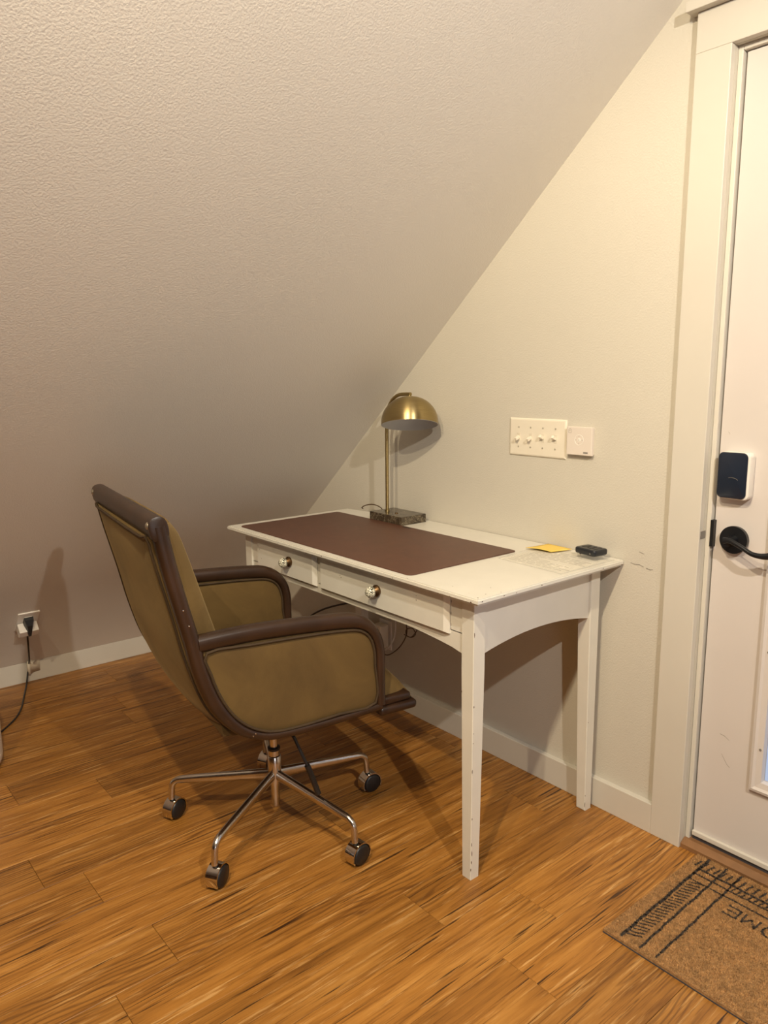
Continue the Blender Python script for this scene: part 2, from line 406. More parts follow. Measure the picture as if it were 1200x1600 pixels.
def make_door():
    x0, x1, yd = DX0+.0170, DX1-.0145, .024
    d = struct('door_1', None or door_slab(x0, x1, yd), 'door')
    tag(d, 'white painted entry door with glazed panel and dark hardware')
    # raised lite frame
    fx0, fx1, fz0, fz1 = .377, DX1-.15, .228, 1.88
    def ring(i0, y0, i1, y1):
        return [[(fx0+i0, y0, fz0+i0), (fx1-i0, y0, fz0+i0), (fx1-i0, y0, fz1-i0), (fx0+i0, y0, fz1-i0)],
                [(fx0+i1, y1, fz0+i1), (fx1-i1, y1, fz0+i1), (fx1-i1, y1, fz1-i1), (fx0+i1, y1, fz1-i1)]]
    rows = [ring(0, yd, .002, .014)[0], ring(0, yd, .003, .012)[1], ring(0, 0, .010, .010)[1], ring(0, 0, .016, .014)[1], ring(0, 0, .030, .016)[1], ring(0, 0, .032, .034)[1]]
    fr = obj('lite_frame', loft(rows, closed_u=True), 'door', d)
    for z in (.345, .60, .85, 1.1, 1.35, 1.6):
        obj('screw_hole', lathe([(.0, 0), (.0032, 0), (.0032, .002), (0, .0021)], 10, mtx=Matrix.Rotation(PI/2, 4, 'X'), centre=(fx0+.023, .0155, z)), 'greyplastic', fr)
    obj('glass_pane', bx(fx0+.031, fx1-.031, .030, .036, fz0+.031, fz1-.031), 'glass', d)
    obj('door_sweep', bx(x0, x1, yd-.010, yd, .034, .048, bev=.002), 'trim', d)
    obj('sweep_seal', bx(x0, x1, yd-.004, yd+.004, .0222, .036), 'rubber', d)
    # keypad lock
    b = obj('lock_body', prism(rrect(.252, .330, .966, 1.082, .013), (-.004, yd), 'y', bev=.004), 'whiteplastic', d, True)
    obj('lock_face', prism(rrect(.253, .3245, .969, 1.081, .012), (-.008, -.0035), 'y', bev=.0022), 'lockface', b, True)
    arc = [(.289+.016*math.cos(math.radians(a)), -.0085, 1.012+.008*math.sin(math.radians(a))) for a in range(20, 121, 10)]
    obj('lock_mark', sweep(arc, .0005, seg=6), 'screw', b)
    # lever set
    rose = obj('lever_rose', lathe([(0, 0), (.030, 0), (.0335, .003), (.0345, .010), (.0345, .016), (0, .016)][::-1], 40, mtx=Matrix.Rotation(PI/2, 4, 'X'), centre=(.296, .024, .864)), 'blackmetal', d, True)
    neck = obj('lever_neck', lathe([(0, 0), (.013, 0), (.011, .02), (.013, .030), (0, .032)], 24, mtx=Matrix.Rotation(PI/2, 4, 'X'), centre=(.296, .009, .864)), 'blackmetal', rose, True)
    pth = catmull([(.287, -.022, .866), (.305, -.026, .868), (.335, -.03, .858), (.362, -.032, .846), (.39, -.032, .845), (.415, -.03, .852)], 6)
    obj('lever', sweep(pth, lambda t: (.0085-.004*math.sin(PI*min(1, t*1.1))*.7, .006), side=(0, 1, 0), seg=12), 'blackmetal', rose, True)
    # latch plates
    obj('latch_plate', bx(DX0+.0125, x0+.004, .010, .0235, .838, .906), 'blackmetal', d)
    obj('strike_plate', bx(DX0-.0008, DX0+.0006, -.014, .010, .857, .877), 'greyplastic', d)
    return d
def door_slab(x0, x1, yd):
    # slab with a rectangular opening for the glass
    fx0, fx1, fz0, fz1 = .387, DX1-.16, .238, 1.87; z0, z1 = .026, DZ-.015; y0, y1 = yd, yd+.044
    bm = bmesh.new()
    for a in ((x0, fx0, z0, z1), (fx1, x1, z0, z1), (fx0, fx1, z0, fz0), (fx0, fx1, fz1, z1)):
        box(bm, a[0], a[1], y0, y1, a[2], a[3])
    bmesh.ops.remove_doubles(bm, verts=bm.verts[:], dist=1e-5)
    return bm
make_door()

# ------------------------------------------------------------------ desk
H = .7616
def make_desk():
    t = thing('writing_desk', 'cream painted writing desk with two drawers and chipped edges against gable wall', 'desk', (0, 0, 0))
    # top: back left corner worn away a little where it meets the wall
    out = [(.002, -.590), (.002, -.004), (-.80, -.004), (-1.189, -.066), (-1.189, -.590)]
    top = bmesh.new(); prism(out[::-1], (H-.017, H), 'z', bm=top)
    es = [e for e in top.edges if abs(e.verts[0].co.z-e.verts[1].co.z) < 1e-6 and min(e.verts[0].co.y, e.verts[1].co.y) < -.05]
    up = [e for e in es if e.verts[0].co.z > H-.001]; lo = [e for e in es if e.verts[0].co.z < H-.001]
    bmesh.ops.bevel(top, geom=up, offset=.003, segments=2, affect='EDGES')
    lo = [e for e in top.edges if e.is_valid and max(v.co.z for v in e.verts) < H-.0165 and min(v.co.y for v in e.verts) < -.05]
    bmesh.ops.bevel(top, geom=lo, offset=.006, segments=2, affect='EDGES')
    obj('desk_top', top, 'desk', t)
    ZU = H-.017
    # legs: outer faces upright, inner faces tapered
    def leg(ox, oy, sx, sy):
        bm = bmesh.new(); a, b = .041, .030
        rows = []
        for z, s in ((0, b-.002), (.003, b), (.56, a), (ZU, a)):
            rows.append([(ox, oy, z), (ox+sx*s, oy, z), (ox+sx*s, oy+sy*s, z), (ox, oy+sy*s, z)])
        loft(rows, bm, closed_u=True, cap=True)
        es = [e for e in bm.edges if abs(e.verts[0].co.z-e.verts[1].co.z) > .1]
        bmesh.ops.recalc_face_normals(bm, faces=bm.faces[:])
        bmesh.ops.bevel(bm, geom=es, offset=.0015, segments=1, affect='EDGES')
        return obj('leg', bm, 'desk', t)
    xl, xr, yf, yb = -1.139, -.048, -.549, -.036
    leg(xr, yf, -1, 1); leg(xr, yb, -1, -1); leg(xl, yf, 1, 1); leg(xl, yb, 1, -1)
    def arch(a0, a1, zb, zm, n=14):
        pts = [(a0, ZU)]
        for i in range(n+1):
            u = i/n; pts.append((a0+(a1-a0)*u, zb+(zm-zb)*(1-(2*u-1)**2)))
        return pts+[(a1, ZU)]
    for x in (xr-.008, xl+.008):
        s = -1 if x > -.5 else 1
        obj('side_apron', prism(arch(yf+.038, yb-.038, .594, .618), (min(x, x+s*.018), max(x, x+s*.018)), 'x'), 'desk', t)
    obj('back_apron', bx(xl+.03, xr-.03, yb-.018-.006, yb-.006, .60, ZU), 'desk', t)
    # front frame: bottom rail with shallow arch, stile and ends
    ya, yb2 = yf+.005, yf+.024
    bm = bmesh.new(); pts = [(xl+.036, .648)]
    n = 24
    for i in range(n+1):
        u = i/n; pts.append((xl+.036+(xr-xl-.072)*u, .594+.023*min(1, (1-abs(2*u-1))*2.6)**.6))
    pts.append((xr-.036, .648)); prism(pts, (ya, yb2), 'y', bm=bm)
    obj('front_rail', bm, 'desk', t)
    obj('front_top_rail', bx(xl+.036, xr-.036, ya, yb2, .732, ZU), 'desk', t)
    obj('front_stile', bx(xl+.036, -1.058, ya, yb2, .646, .734), 'desk', t)
    obj('front_stile', bx(-.706, -.689, ya, yb2, .646, .734), 'desk', t)
    obj('front_stile', bx(-.131, xr-.036, ya, yb2, .646, .734), 'desk', t)
    # drawers: proud lipped fronts with chamfered rims
    def drawer(x0, x1, kx):
        z0, z1 = .6365, .738; c = .013
        rows = [[(x0, ya, z0), (x1, ya, z0), (x1, ya, z1), (x0, ya, z1)],
                [(x0, ya-.004, z0), (x1, ya-.004, z0), (x1, ya-.004, z1), (x0, ya-.004, z1)],
                [(x0+c, ya-.013, z0+.005), (x1-c, ya-.013, z0+.005), (x1-c, ya-.013, z1-.004), (x0+c, ya-.013, z1-.004)]]
        d = obj('drawer', loft(rows, closed_u=True, cap=True), 'desk', t)
        obj('drawer_box', bx(x0+.012, x1-.012, ya+.001, yb-.05, .65, .728), 'desk', d)
        R = Matrix.Rotation(PI/2, 4, 'X'); yk = ya-.013
        k = obj('knob', lathe([(0, .012), (.008, .013), (.0135, .017), (.0160, .023), (.0150, .030), (.010, .0355), (.004, .037), (0, .0372)], 32, mtx=R), 'knob', d, True, (kx, yk, .691))
        obj('knob_base', lathe([(0, 0), (.0155, 0), (.0165, .0025), (.0165, .006), (.012, .010), (.009, .014), (0, .014)], 28, mtx=R, centre=(0, 0, 0)), 'brassdark', k, True)
    M['brassdark'] = simple('aged_brass', (.16, .095, .045), .4, .9, var=.3, scale=60)
    drawer(-1.057, -.707, -.846); drawer(-.688, -.132, -.404)
    # chipped paint along edges
    rnd = random.Random(5); vs, fs = [], []
    def chip(c, u, v, a, b):
        c, u, v = Vector(c), Vector(u), Vector(v); i = len(vs); n = 7
        for k in range(n):
            th = 2*PI*k/n; r = rnd.uniform(.55, 1.1); vs.append(tuple(c+u*(a*r*math.cos(th))+v*(b*r*math.sin(th))))
        fs.append(tuple(range(i, i+n)))
    Xv, Yv, Zv = (1, 0, 0), (0, 1, 0), (0, 0, 1)
    for x in [-.02, -.035, -.09, -.13, -.19, -.30, -.31, -.62, -.70, -.86, -.99]:
        chip((x, -.5905, H-.006-rnd.random()*.006), Xv, Zv, rnd.uniform(.001, .004), rnd.uniform(.0006, .0018))
    for y in [-.575, -.50, -.455, -.36, -.10]:
        chip((.0025, y, H-.006-rnd.random()*.004), Yv, Zv, rnd.uniform(.0015, .004), rnd.uniform(.0006, .002))
    for x, y in [(-.004, -.583), (-.012, -.575), (-.02, -.54), (-.008, -.50), (-.006, -.46), (-.05, -.565), (-.12, -.55), (-.05, -.49), (-.25, -.583), (-.55, -.585)]:
        chip((x, y, H+.0003), Xv, Yv, rnd.uniform(.001, .0032), rnd.uniform(.0007, .002))
    for z, l in [(.655, .008), (.47, .004), (.40, .0015), (.375, .0015), (.30, .006), (.17, .004), (.10, .006), (.075, .009), (.05, .006), (.03, .004)]:
        chip((xr+.0003, yf+.004*rnd.random(), z), Yv, Zv, .0016, l)
    for z, l in [(.50, .003), (.23, .002), (.012, .004)]: chip((xr-.038, yf-.0003, z), Xv, Zv, .0013, l)
    for x, z in [(-.245, .70), (-.245, .712), (-.57, .695), (-.575, .70), (-.40, .725), (-1.03, .70), (-1.02, .67), (-1.04, .71)]:
        chip((x, yf+.005-.0134, z), Xv, Zv, .0016, rnd.uniform(.0012, .003))
    for z in (.72, .69, .66, .65): chip((-.1305, yf+.0047, z), Xv, Zv, .0012, .005)
    for z, l in [(.02, .009), (.05, .004), (.28, .002)]: chip((xr+.0003, yb-.03, z), Yv, Zv, .0014, l)
    tag(obj('paint_chips', (vs, [], fs), 'chip', t), kind='stuff')
make_desk()

# things on the desk
bm = prism(rrect(-1.144, -.259, -.566, -.146, .016), (H+.0003, H+.0033), 'z', bev=.001, seg=1)
bl = obj('desk_blotter', bm, 'blotter'); tag(bl, 'dark oxblood leather desk pad lying on the cream desk', 'desk pad')
obj('stamped_mark', prism(rrect(-.755, -.715, -.162, -.153, .002, 2), (H+.0033, H+.0036), 'z'), 'black', bl)

def make_lamp():
    ox, oy = -.862, -.100
    t = thing('desk_lamp', 'brushed brass dome desk lamp on a dark marble base', 'lamp', (ox, oy, H))
    obj('base', bx(-.089, .086, -.0445, .070, 0, .030, bev=.0015), 'marble', t)
    px = -.043
    obj('base_button', lathe([(.006, .030), (.0055, .0325), (0, .033)], 20, centre=(.010, -.002, 0)), 'brassdark', t, True)
    obj('pole_collar', lathe([(.0085, .030), (.0085, .036), (.006, .037)], 24, centre=(px, 0, 0)), 'brass', t, True)
    ztop = .447; cx = .078
    pth = [Vector((px, 0, .03)), Vector((px, 0, .30)), Vector((px, 0, .357))]
    pth += [Vector((px+.085-.085*math.cos(a), 0, .357+.090*math.sin(a))) for a in [PI/2*i/9 for i in range(1, 10)]]
    pth += [Vector((cx-.012, 0, ztop+.001)), Vector((cx+.006, 0, ztop+.001))]
    obj('pole', sweep(pth, .0062, seg=16), 'brass', t, True)
    R = .0965; zr = .3425; hh = .096
    prof = [(R, zr), (R*.998, zr+.008)]
    for i in range(1, 15):
        a = PI/2*i/14; prof.append((R*math.cos(a)**.92 if i < 14 else 0, zr+.008+(hh-.008)*math.sin(a)))
    sh = obj('lamp_shade', lathe([(r, z-zr-hh) for r, z in prof], 64), 'brass', t, True, (cx, 0, zr+hh))
    sh.rotation_euler = Matrix.Rotation(math.radians(-15), 4, Vector((.64, .77, 0))).to_euler()
    inner = [(R-.0012, zr-.0004)]+[(max(0, r-.0018), z-.0018) for r, z in prof[1:]]
    rim = [(R+.0002, zr), (R-.0012, zr-.0006)]
    obj('shade_lining', lathe([(r, z-zr-hh) for r, z in rim+inner[1:]], 64), 'shadewhite', sh, True)
    obj('finial', lathe([(.007, -.002), (.007, .006), (0, .007)], 20), 'brass', sh, True)
    obj('bulb_socket', lathe([(.016, -.008), (.016, -.043), (.011, -.046), (0, -.046)], 20), 'whiteplastic', sh, True)
    cord = catmull([(-.088, .02, .018), (-.13, .04, .028), (-.19, .055, .030), (-.235, .055, .022), (-.262, .056, .010), (-.270, .066, .0030)], 6)
    obj('lamp_cord', sweep(cord, .0022, seg=8), 'cordbrown', t, True)
make_lamp()

def make_papers():
    z = H+.0004
    pts = [(-.243, -.250), (-.030, -.268), (-.010, -.262), (-.012, -.030), (-.05, -.018), (-.262, -.040), (-.268, -.112)]
    n = 18; rows = []
    for i in range(n+1):
        u = i/n; row = []
        for j in range(13):
            v = j/12
            x = (-.243+.230*u)*(1-v)+(-.262+.252*u)*v; y = (-.250-.015*u)*(1-v)+(-.036+.010*u)*v
            row.append((x, y, z+.0012+.0012*noise.noise(Vector((x*18, y*18, 3)))))
        rows.append(row)
    s = obj('document_sleeve', loft(rows), 'clear', None, True); s.modifiers.new('thick', 'SOLIDIFY').thickness = .0006
    tag(s, 'clear plastic sleeve holding a printed sheet at right end of desk', 'document sleeve')
    obj('sheet', bx(-.235, -.022, -.248, -.048, H+.0002, H+.0006), 'paper', s)
    vs, fs = [], []; rnd = random.Random(2)
    for k in range(13):
        y = -.070-k*.0135; x = -.222
        while x < -.04:
            w = rnd.uniform(.012, .035); i = len(vs)
            for a, b in ((x, y), (x+w, y), (x+w, y+.0045), (x, y+.0045)): vs.append((a, b-.02*(a+.24)*.3, H+.0008))
            fs.append((i, i+1, i+2, i+3)); x += w+.006
            if rnd.random() < .08: break
    tag(obj('printed_text', (vs, [], fs), 'print', s), kind='stuff')
    # yellow envelope
    P = [(-.262, -.106), (-.178, -.093), (-.160, -.018), (-.252, -.012)]
    rows = []
    for i in range(9):
        u = i/8; row = []
        for j in range(9):
            v = j/8
            x = (P[0][0]*(1-u)+P[1][0]*u)*(1-v)+(P[3][0]*(1-u)+P[2][0]*u)*v
            y = (P[0][1]*(1-u)+P[1][1]*u)*(1-v)+(P[3][1]*(1-u)+P[2][1]*u)*v
            row.append((x, y, H+.0050+.003*math.sin(PI*u)*(1-v)+.0015*abs(v-.5)))
        rows.append(row)
    e = obj('yellow_note', loft(rows), 'yellow', None, True); e.modifiers.new('thick', 'SOLIDIFY').thickness = .0008
    tag(e, 'small yellow paper lying on the clear document sleeve', 'paper note')
M['paper'] = simple('white_paper', (.78, .74, .64), .8, var=.02, scale=20)
make_papers()
def make_fob():
    t = thing('black_remote', 'small black plastic remote resting on a clear tray by the wall', 'remote', (-.071, -.053, H+.0028), math.radians(-8))
    bm = bmesh.new()
    prism(rrect(-.034, .034, -.024, .024, .006, 4), (0, .010), 'z', bm=bm, bev=.003)
    obj('clear_tray', bm, 'clear', t, True)
    obj('tray_stud', lathe([(0, .012), (.003, .010), (.003, .006), (0, .005)], 12, centre=(-.016, -.0265, 0)), 'polished', t, True)
    bm = prism(rrect(-.038, .038, -.028, .028, .009, 5), (.0100, .0285), 'z', bev=.006, seg=4)
    b = obj('remote_body', bm, 'lockblack', t, True)
    for x in (-.018, .002, .020):
        obj('button', prism(rrect(x-.007, x+.007, -.012, .016, .003, 3), (.0285, .0295), 'z'), 'black', b)
    obj('status_window', lathe([(0, 0), (.002, 0), (.002, .001), (0, .0012)], 12, mtx=Matrix.Rotation(PI/2, 4, 'X'), centre=(.022, -.028, .017)), 'greyplastic', b)
M['lockblack'] = simple('black_gloss_plastic', (.016, .018, .022), .28, var=.2, scale=30)
make_fob()

# ------------------------------------------------------------------ wall plates
def make_switch():
    x0, x1, z0, z1 = -.4199, -.2056, 1.0253, 1.1405
    t = thing('light_switch_plate', 'four-gang almond toggle light switch plate on the gable wall', 'light switch', ((x0+x1)/2, 0, (z0+z1)/2))
    w, h = (x1-x0)/2, (z1-z0)/2
    rows = []
    for i, y in ((0, 0), (0, -.002), (.003, -.0052), (.006, -.006)):
        rows.append([(-w+i, y, -h+i), (w-i, y, -h+i), (w-i, y, h-i), (-w+i, y, h-i)])
    bm = loft(rows, closed_u=True, cap=True)
    obj('cover_plate', bm, 'almond', t)
    for k in range(4):
        x = -.0465*1.5+.0465*k
        down = k < 2
        s = obj('toggle_slot', bx(x-.0055, x+.0055, -.0066, -.006, -.012, .012, bev=.0003, seg=1), 'almondshade', t)
        bm = bmesh.new(); box(bm, -.0042, .0042, -.0175, 0, -.0048, .0048, bev=.0012)
        bmesh.ops.transform(bm, matrix=Matrix.Translation((x, -.006, 0)) @ Matrix.Rotation(math.radians(26 if down else -26), 4, 'X'), verts=bm.verts)
        obj('toggle', bm, 'almond', s)
        for z in (-.030, .030):
            obj('screw', lathe([(0, 0), (.0030, 0), (.0026, .0010), (0, .0014)], 12, mtx=Matrix.Rotation(PI/2, 4, 'X'), centre=(x, -.006, z)), 'screwpaint', t, True)
M['almondshade'] = simple('almond_slot', (.70, .64, .52), .5, var=.03)
M['screwpaint'] = simple('painted_screw', (.46, .42, .34), .45, .2, var=.1, scale=60)
make_switch()
def make_remote():
    x0, x1, z0, z1 = -.194, -.108, 1.043, 1.1235
    cx, cz = (x0+x1)/2, (z0+z1)/2; w, h = (x1-x0)/2, (z1-z0)/2
    t = thing('fan_control', 'square white wall remote with ring button beside the switch plate', 'wall control', (cx, 0, cz))
    obj('bracket', bx(-w+.003, w-.003, -.006, 0, -h+.003, h-.003), 'almond', t)
    b = obj('control_body', bx(-w, w, -.018, -.006, -h, h, bev=.0018), 'pinkwhite', t)
    R = Matrix.Rotation(PI/2, 4, 'X'); y = -.018
    def ringpath(r): return [(r*math.cos(2*PI*i/40), y, r*math.sin(2*PI*i/40)+.003) for i in range(40)]
    obj('ring_button', sweep(ringpath(.0145), (.0009, .0007), side=(0, 1, 0), seg=6, closed=True), 'whiteplastic', b)
    obj('centre_button', lathe([(.0055, 0), (.0050, .0010), (0, .0012)], 24, mtx=R, centre=(0, y, .003)), 'whiteplastic', b, True)
    for dx, dz in ((0, .0105), (0, -.0105), (-.0105, 0), (.0105, 0), (0, 0)):
        obj('button_mark', lathe([(.0011, .0003), (0, .0004)], 10, mtx=R, centre=(dx, y-.0010 if dx == dz == 0 else y, .003+dz)), 'greyplastic', b)
    obj('label_strip', bx(.016, .031, y-.0004, y+.0002, -h+.006, -h+.0105), 'greyplastic', b)
    ic = [(-.036, y, .0225), (-.036, y, .0315), (-.0315, y, .0345), (-.027, y, .0315), (-.027, y, .0225)]
    obj('house_icon', sweep(ic, (.0005, .0003), side=(0, 1, 0), seg=6, closed=True), 'greyplastic', b)
    obj('house_icon_dot', lathe([(.0012, .0003), (0, .0004)], 10, mtx=R, centre=(-.0315, y, .029)), 'greyplastic', b)
M['pinkwhite'] = simple('pinkish_white_plastic', (.74, .67, .60), .4, var=.02)
make_remote()

# outlet on the slope: local frame  u along the wall (y), v up the slope, w out of it
KT = slope_t(.335); SV = Vector((KT, 0, 1)).normalized(); SW = Vector((1/math.hypot(1, KT), 0, -KT/math.hypot(1, KT)))
def slope_matrix(y, z):
    # local x -> -y world (towards viewer left is -y), local y -> up the slope, local z -> out of the slope
    sx = Vector((0, -1, 0)); m = Matrix((sx, SV, SW)).transposed()
    if m.determinant() < 0: m = Matrix((-sx, SV, SW)).transposed()
    m = m.to_4x4(); m.translation = Vector((slope_x(z), y, z)); return m
def make_slope_outlet():
    SM = slope_matrix(-1.080, .335)
    t = thing('wall_outlet', 'white outlet plate low on the sloped wall at far left', 'outlet'); t.matrix_world = SM
    obj('cover_plate', bx(-.040, .040, -.062, .062, 0, .006, bev=.002), 'whiteplastic', t)
    for y in (.020, -.020): obj('receptacle', prism(rrect(-.017, .017, y-.014, y+.014, .006, 4), (.006, .0075), 'z'), 'almond', t)
    c = thing('usb_charger', 'small white plug-in charger with lit dot on the low left outlet', 'charger'); c.matrix_world = SM
    obj('charger_body', bx(-.037, .035, -.042, -.004, .0078, .050, bev=.003), 'whiteplastic', c)
    obj('indicator_light', lathe([(.0022, 0), (.0015, .001), (0, .0014)], 12, centre=(-.022 if SM.to_3x3().determinant() > 0 else .022, -.0425, .046), mtx=Matrix.Rotation(PI/2, 4, 'X')), 'led', c)
    k = thing('black_floor_cord', 'black appliance cord hanging from left outlet down to the floor', 'power cord'); 
    inv = SM
    bm = loft([[(-.017, .000, .0085), (.017, .000, .0085), (.017, .036, .0085), (-.017, .036, .0085)],
               [(-.016, .000, .022), (.016, .000, .022), (.016, .034, .022), (-.016, .034, .022)],
               [(-.010, -.006, .046), (.010, -.006, .046), (.010, .020, .040), (-.010, .020, .040)],
               [(-.005, -.022, .062), (.005, -.022, .062), (.005, -.010, .060), (-.005, -.010, .060)]], closed_u=True, cap=True)
    bmesh.ops.transform(bm, matrix=SM, verts=bm.verts)
    obj('plug', bm, 'black', k)
    p0 = SM @ Vector((0, -.016, .060))
    pts = [p0, (-2.02, -1.066, .255), (-2.06, -1.058, .19), (-2.12, -1.045, .115), (-2.157, -1.040, .082), (-2.158, -1.046, .048), (-2.13, -1.062, .008), (-2.02, -1.100, .004), (-1.88, -1.150, .004), (-1.78, -1.210, .004), (-1.68, -1.310, .004), (-1.62, -1.42, .004)]
    obj('cable', sweep(catmull(pts, 6), .0034, seg=8), 'black', k, True)
    tp = obj('cord_tape', loft([[(-2.1665, -.995, .040), (-2.1665, -.993, .098)], [(-2.1662, -1.022, .038), (-2.1662, -1.022, .099)], [(-2.158, -1.034, .038), (-2.158, -1.033, .098)], [(-2.1515, -1.040, .038), (-2.1515, -1.040, .098)], [(-2.158, -1.050, .036), (-2.158, -1.046, .097)]]), 'tape', None, True)
    tp.modifiers.new('thick', 'SOLIDIFY').thickness = .0006
    tag(tp, 'strip of pale tape holding the black cord to the left baseboard', 'tape')
make_slope_outlet()
def make_back_outlet():
    t = thing('wall_outlet', 'white outlet plate on the gable wall behind the desk', 'outlet', (-1.035, 0, .272))
    obj('cover_plate', bx(-.036, .036, -.006, 0, -.058, .058, bev=.002), 'whiteplastic', t)
    for z in (.020, -.020): obj('receptacle', bx(-.015, .015, -.0075, -.006, z-.014, z+.014), 'almond', t)
    a = thing('power_adapter', 'beige power adapter plugged into the outlet under the desk', 'adapter', (-1.035, -.0078, .262))
    obj('adapter_body', bx(-.026, .026, -.045, 0, -.034, .058, bev=.006), 'almond', a)
    def cord(name, label, pts, r, mat):
        tag(obj(name, sweep(catmull(pts, 7), r, seg=8), mat, None, True), label, 'cord')
    cord('white_charging_cord', 'short shiny white cord looping from the adapter under the desk',
         [(-1.010, -.056, .240), (-.985, -.060, .232), (-.950, -.055, .258), (-.938, -.040, .300), (-.945, -.030, .36), (-.96, -.03, .45), (-.965, -.035, .592)], .0026, 'cordwhite')
    cord('brown_lamp_cord', 'thin brown cord drooping in a loop under the desk',
         [(-1.010, -.056, .222), (-.965, -.050, .218), (-.905, -.045, .265), (-.875, -.035, .325), (-.885, -.035, .39), (-.90, -.032, .48), (-.905, -.032, .592)], .0022, 'cordbrown')
    cord('coiled_cord', 'small coil of thin brown cord hanging beneath the desk front',
         [(-.862, -.060, .330), (-.845, -.040, .318), (-.825, -.036, .335), (-.845, -.034, .352), (-.878, -.034, .338), (-.868, -.040, .318), (-.83, -.042, .330), (-.80, -.036, .40), (-.79, -.034, .592)], .0018, 'cordbrown')
    cord('black_desk_cord', 'black cord sagging from the desk toward the left behind the chair',
         [(-1.060, -.038, .592), (-1.10, -.03, .43), (-1.17, -.022, .375), (-1.27, -.02, .347), (-1.437, -.02, .282), (-1.563, -.02, .208), (-1.68, -.024, .10), (-1.76, -.04, .006), (-1.85, -.10, .0042)], .0040, 'black')
make_back_outlet()

# ------------------------------------------------------------------ chair
def make_chair():
    PH = math.radians(81.67)
    t = thing('office_chair', 'brown leather and tan velvet swivel armchair on chrome castor base', 'chair', (-.598, -.807, 0), PH)
    # local x = forward, local y = left ; the near side (photo) is y < 0
    back = [(-.342, .962), (-.325, .87), (-.301, .765), (-.283, .690), (-.271, .630), (-.245, .550), (-.214, .497), (-.175, .456), (-.128, .432), (-.08, .4235), (0, .4215), (.1, .4235), (.200, .4285)]
    arm = [(-.272, .685), (-.19, .6875), (-.117, .687), (.0, .681), (.085, .674), (.13, .6665), (.165, .648), (.187, .618), (.1965, .58), (.1975, .53), (.1975, .432)]
    inner = [(-.258, .666), (-.148, .665), (.0, .660), (.095, .6535), (.14, .645), (.168, .622), (.181, .585), (.183, .54), (.183, .441), (.076, .436), (-.005, .432), (-.083, .433), (-.128, .444), (-.17, .469), (-.204, .505), (-.232, .556), (-.250, .610)]
    SY = .288
    for s in (-1, 1):
        y = s*SY
        bp = catmull([(x, y, z) for x, z in back], 5)
        fr = obj('side_frame', sweep(bp, lambda q: (.0175 if q < .45 else .0175-.006*min(1, (q-.45)/.2), .018), side=(0, 1, 0), seg=16, power=2.8), 'leather', t, True)
        ap = catmull([(x, y, z) for x, z in arm], 5)
        obj('armrest', sweep(ap, lambda q: (.020-.005*max(0, min(1, (q-.45)/.2)), .019), side=(0, 1, 0), seg=16, power=2.6), 'leather', t, True)
        # padded panel
        ip = [Vector((p.x, 0, p.y)) for p in catmull([(a, b, 0) for a, b in inner], 3, closed=True)]
        cx = sum(p.x for p in ip)/len(ip); cz = sum(p.z for p in ip)/len(ip)
        def ringrow(k, yy): return [(cx+(p.x-cx)*k, yy, cz+(p.z-cz)*k) for p in ip]
        rows = [[(cx, y-.0145, cz)]*len(ip)]
        rows = [ringrow(.5, y-.0140), ringrow(.85, y-.0135), ringrow(.97, y-.0115), ringrow(1.05, y-.007), ringrow(1.05, y+.007), ringrow(.97, y+.0115), ringrow(.85, y+.0135), ringrow(.5, y+.0140)]
        pn = obj('side_panel', loft(rows, closed_u=True, cap=True), 'velvet', t, True)
        for yy in (y-.0145, y+.0145):
            obj('welt', sweep([(cx+(p.x-cx)*.985, yy, cz+(p.z-cz)*.985) for p in ip], .0034, side=(0, 1, 0), seg=8, closed=True), 'velvetdark', pn, True)
        # rivets on the frame side
        for x, z in ((-.155, .441), (-.149, .446), (-.303, .772), (-.292, .735)):
            obj('rivet', lathe([(.0022, 0), (.0015, .0012), (0, .0015)], 10, mtx=Matrix.Rotation(-s*PI/2, 4, 'X'), centre=(x, y+s*.0178, z)), 'polished', fr)
    # rear shell: upholstered panel that wraps under the seat
    rear = [(-.360, .935), (-.345, .865), (-.318, .755), (-.296, .655), (-.268, .560), (-.235, .494), (-.190, .450), (-.128, .424), (-.05, .413), (.08, .409), (.20, .410), (.285, .408)]
    rp = catmull([(x, 0, z) for x, z in rear], 4)
    def shell_rows(inset):
        rows = []
        n = len(rp)
        for i, p in enumerate(rp):
            d = (rp[min(i+1, n-1)]-rp[max(i-1, 0)]).normalized(); nrm = Vector((-abs(d.z) if i < n*.6 else d.z, 0, 0)); nrm = Vector((d.z, 0, -d.x))
            # d runs down/forward: outward normal points back and down
            row = []
            for j in range(17):
                s = -1+2*j/16; bulge = .010*(1-abs(s)**3)+.030*(1-s*s)*min(1, max(0, (i/n-.35)/.3))-.004*(abs(s) > .99)
                if i == 0: bulge *= .3
                q = p+nrm*(bulge-inset); row.append((q.x, s*.2715, q.z))
            rows.append(row)
        return rows
    ro = shell_rows(0); ri = shell_rows(.022)
    bm = bmesh.new(); A = loft(ro, bm); loft(ri, bm)
    edge_o = [r[0] for r in ro]+ro[-1][1:]+[r[-1] for r in ro[::-1]][1:]+ro[0][::-1][1:-1]
    edge_i = [r[0] for r in ri]+ri[-1][1:]+[r[-1] for r in ri[::-1]][1:]+ri[0][::-1][1:-1]
    loft([edge_o, edge_i], bm, closed_u=True); bmesh.ops.remove_doubles(bm, verts=bm.verts[:], dist=1e-5)
    sh = obj('back_panel', bm, 'velvet', t, True)
    wp = [Vector(r[0])+Vector((-.004, .010, 0)) for r in ro[:30]]
    wtop = [Vector((ro[0][j][0]-.005, ro[0][j][1], ro[0][j][2]-.004)) for j in range(1, 16)]
    wr = [Vector(r[-1])+Vector((-.004, -.010, 0)) for r in ro[:30]]
    obj('welt', sweep(wp[::-1]+wtop+wr, .0034, seg=8), 'velvetdark', sh, True)
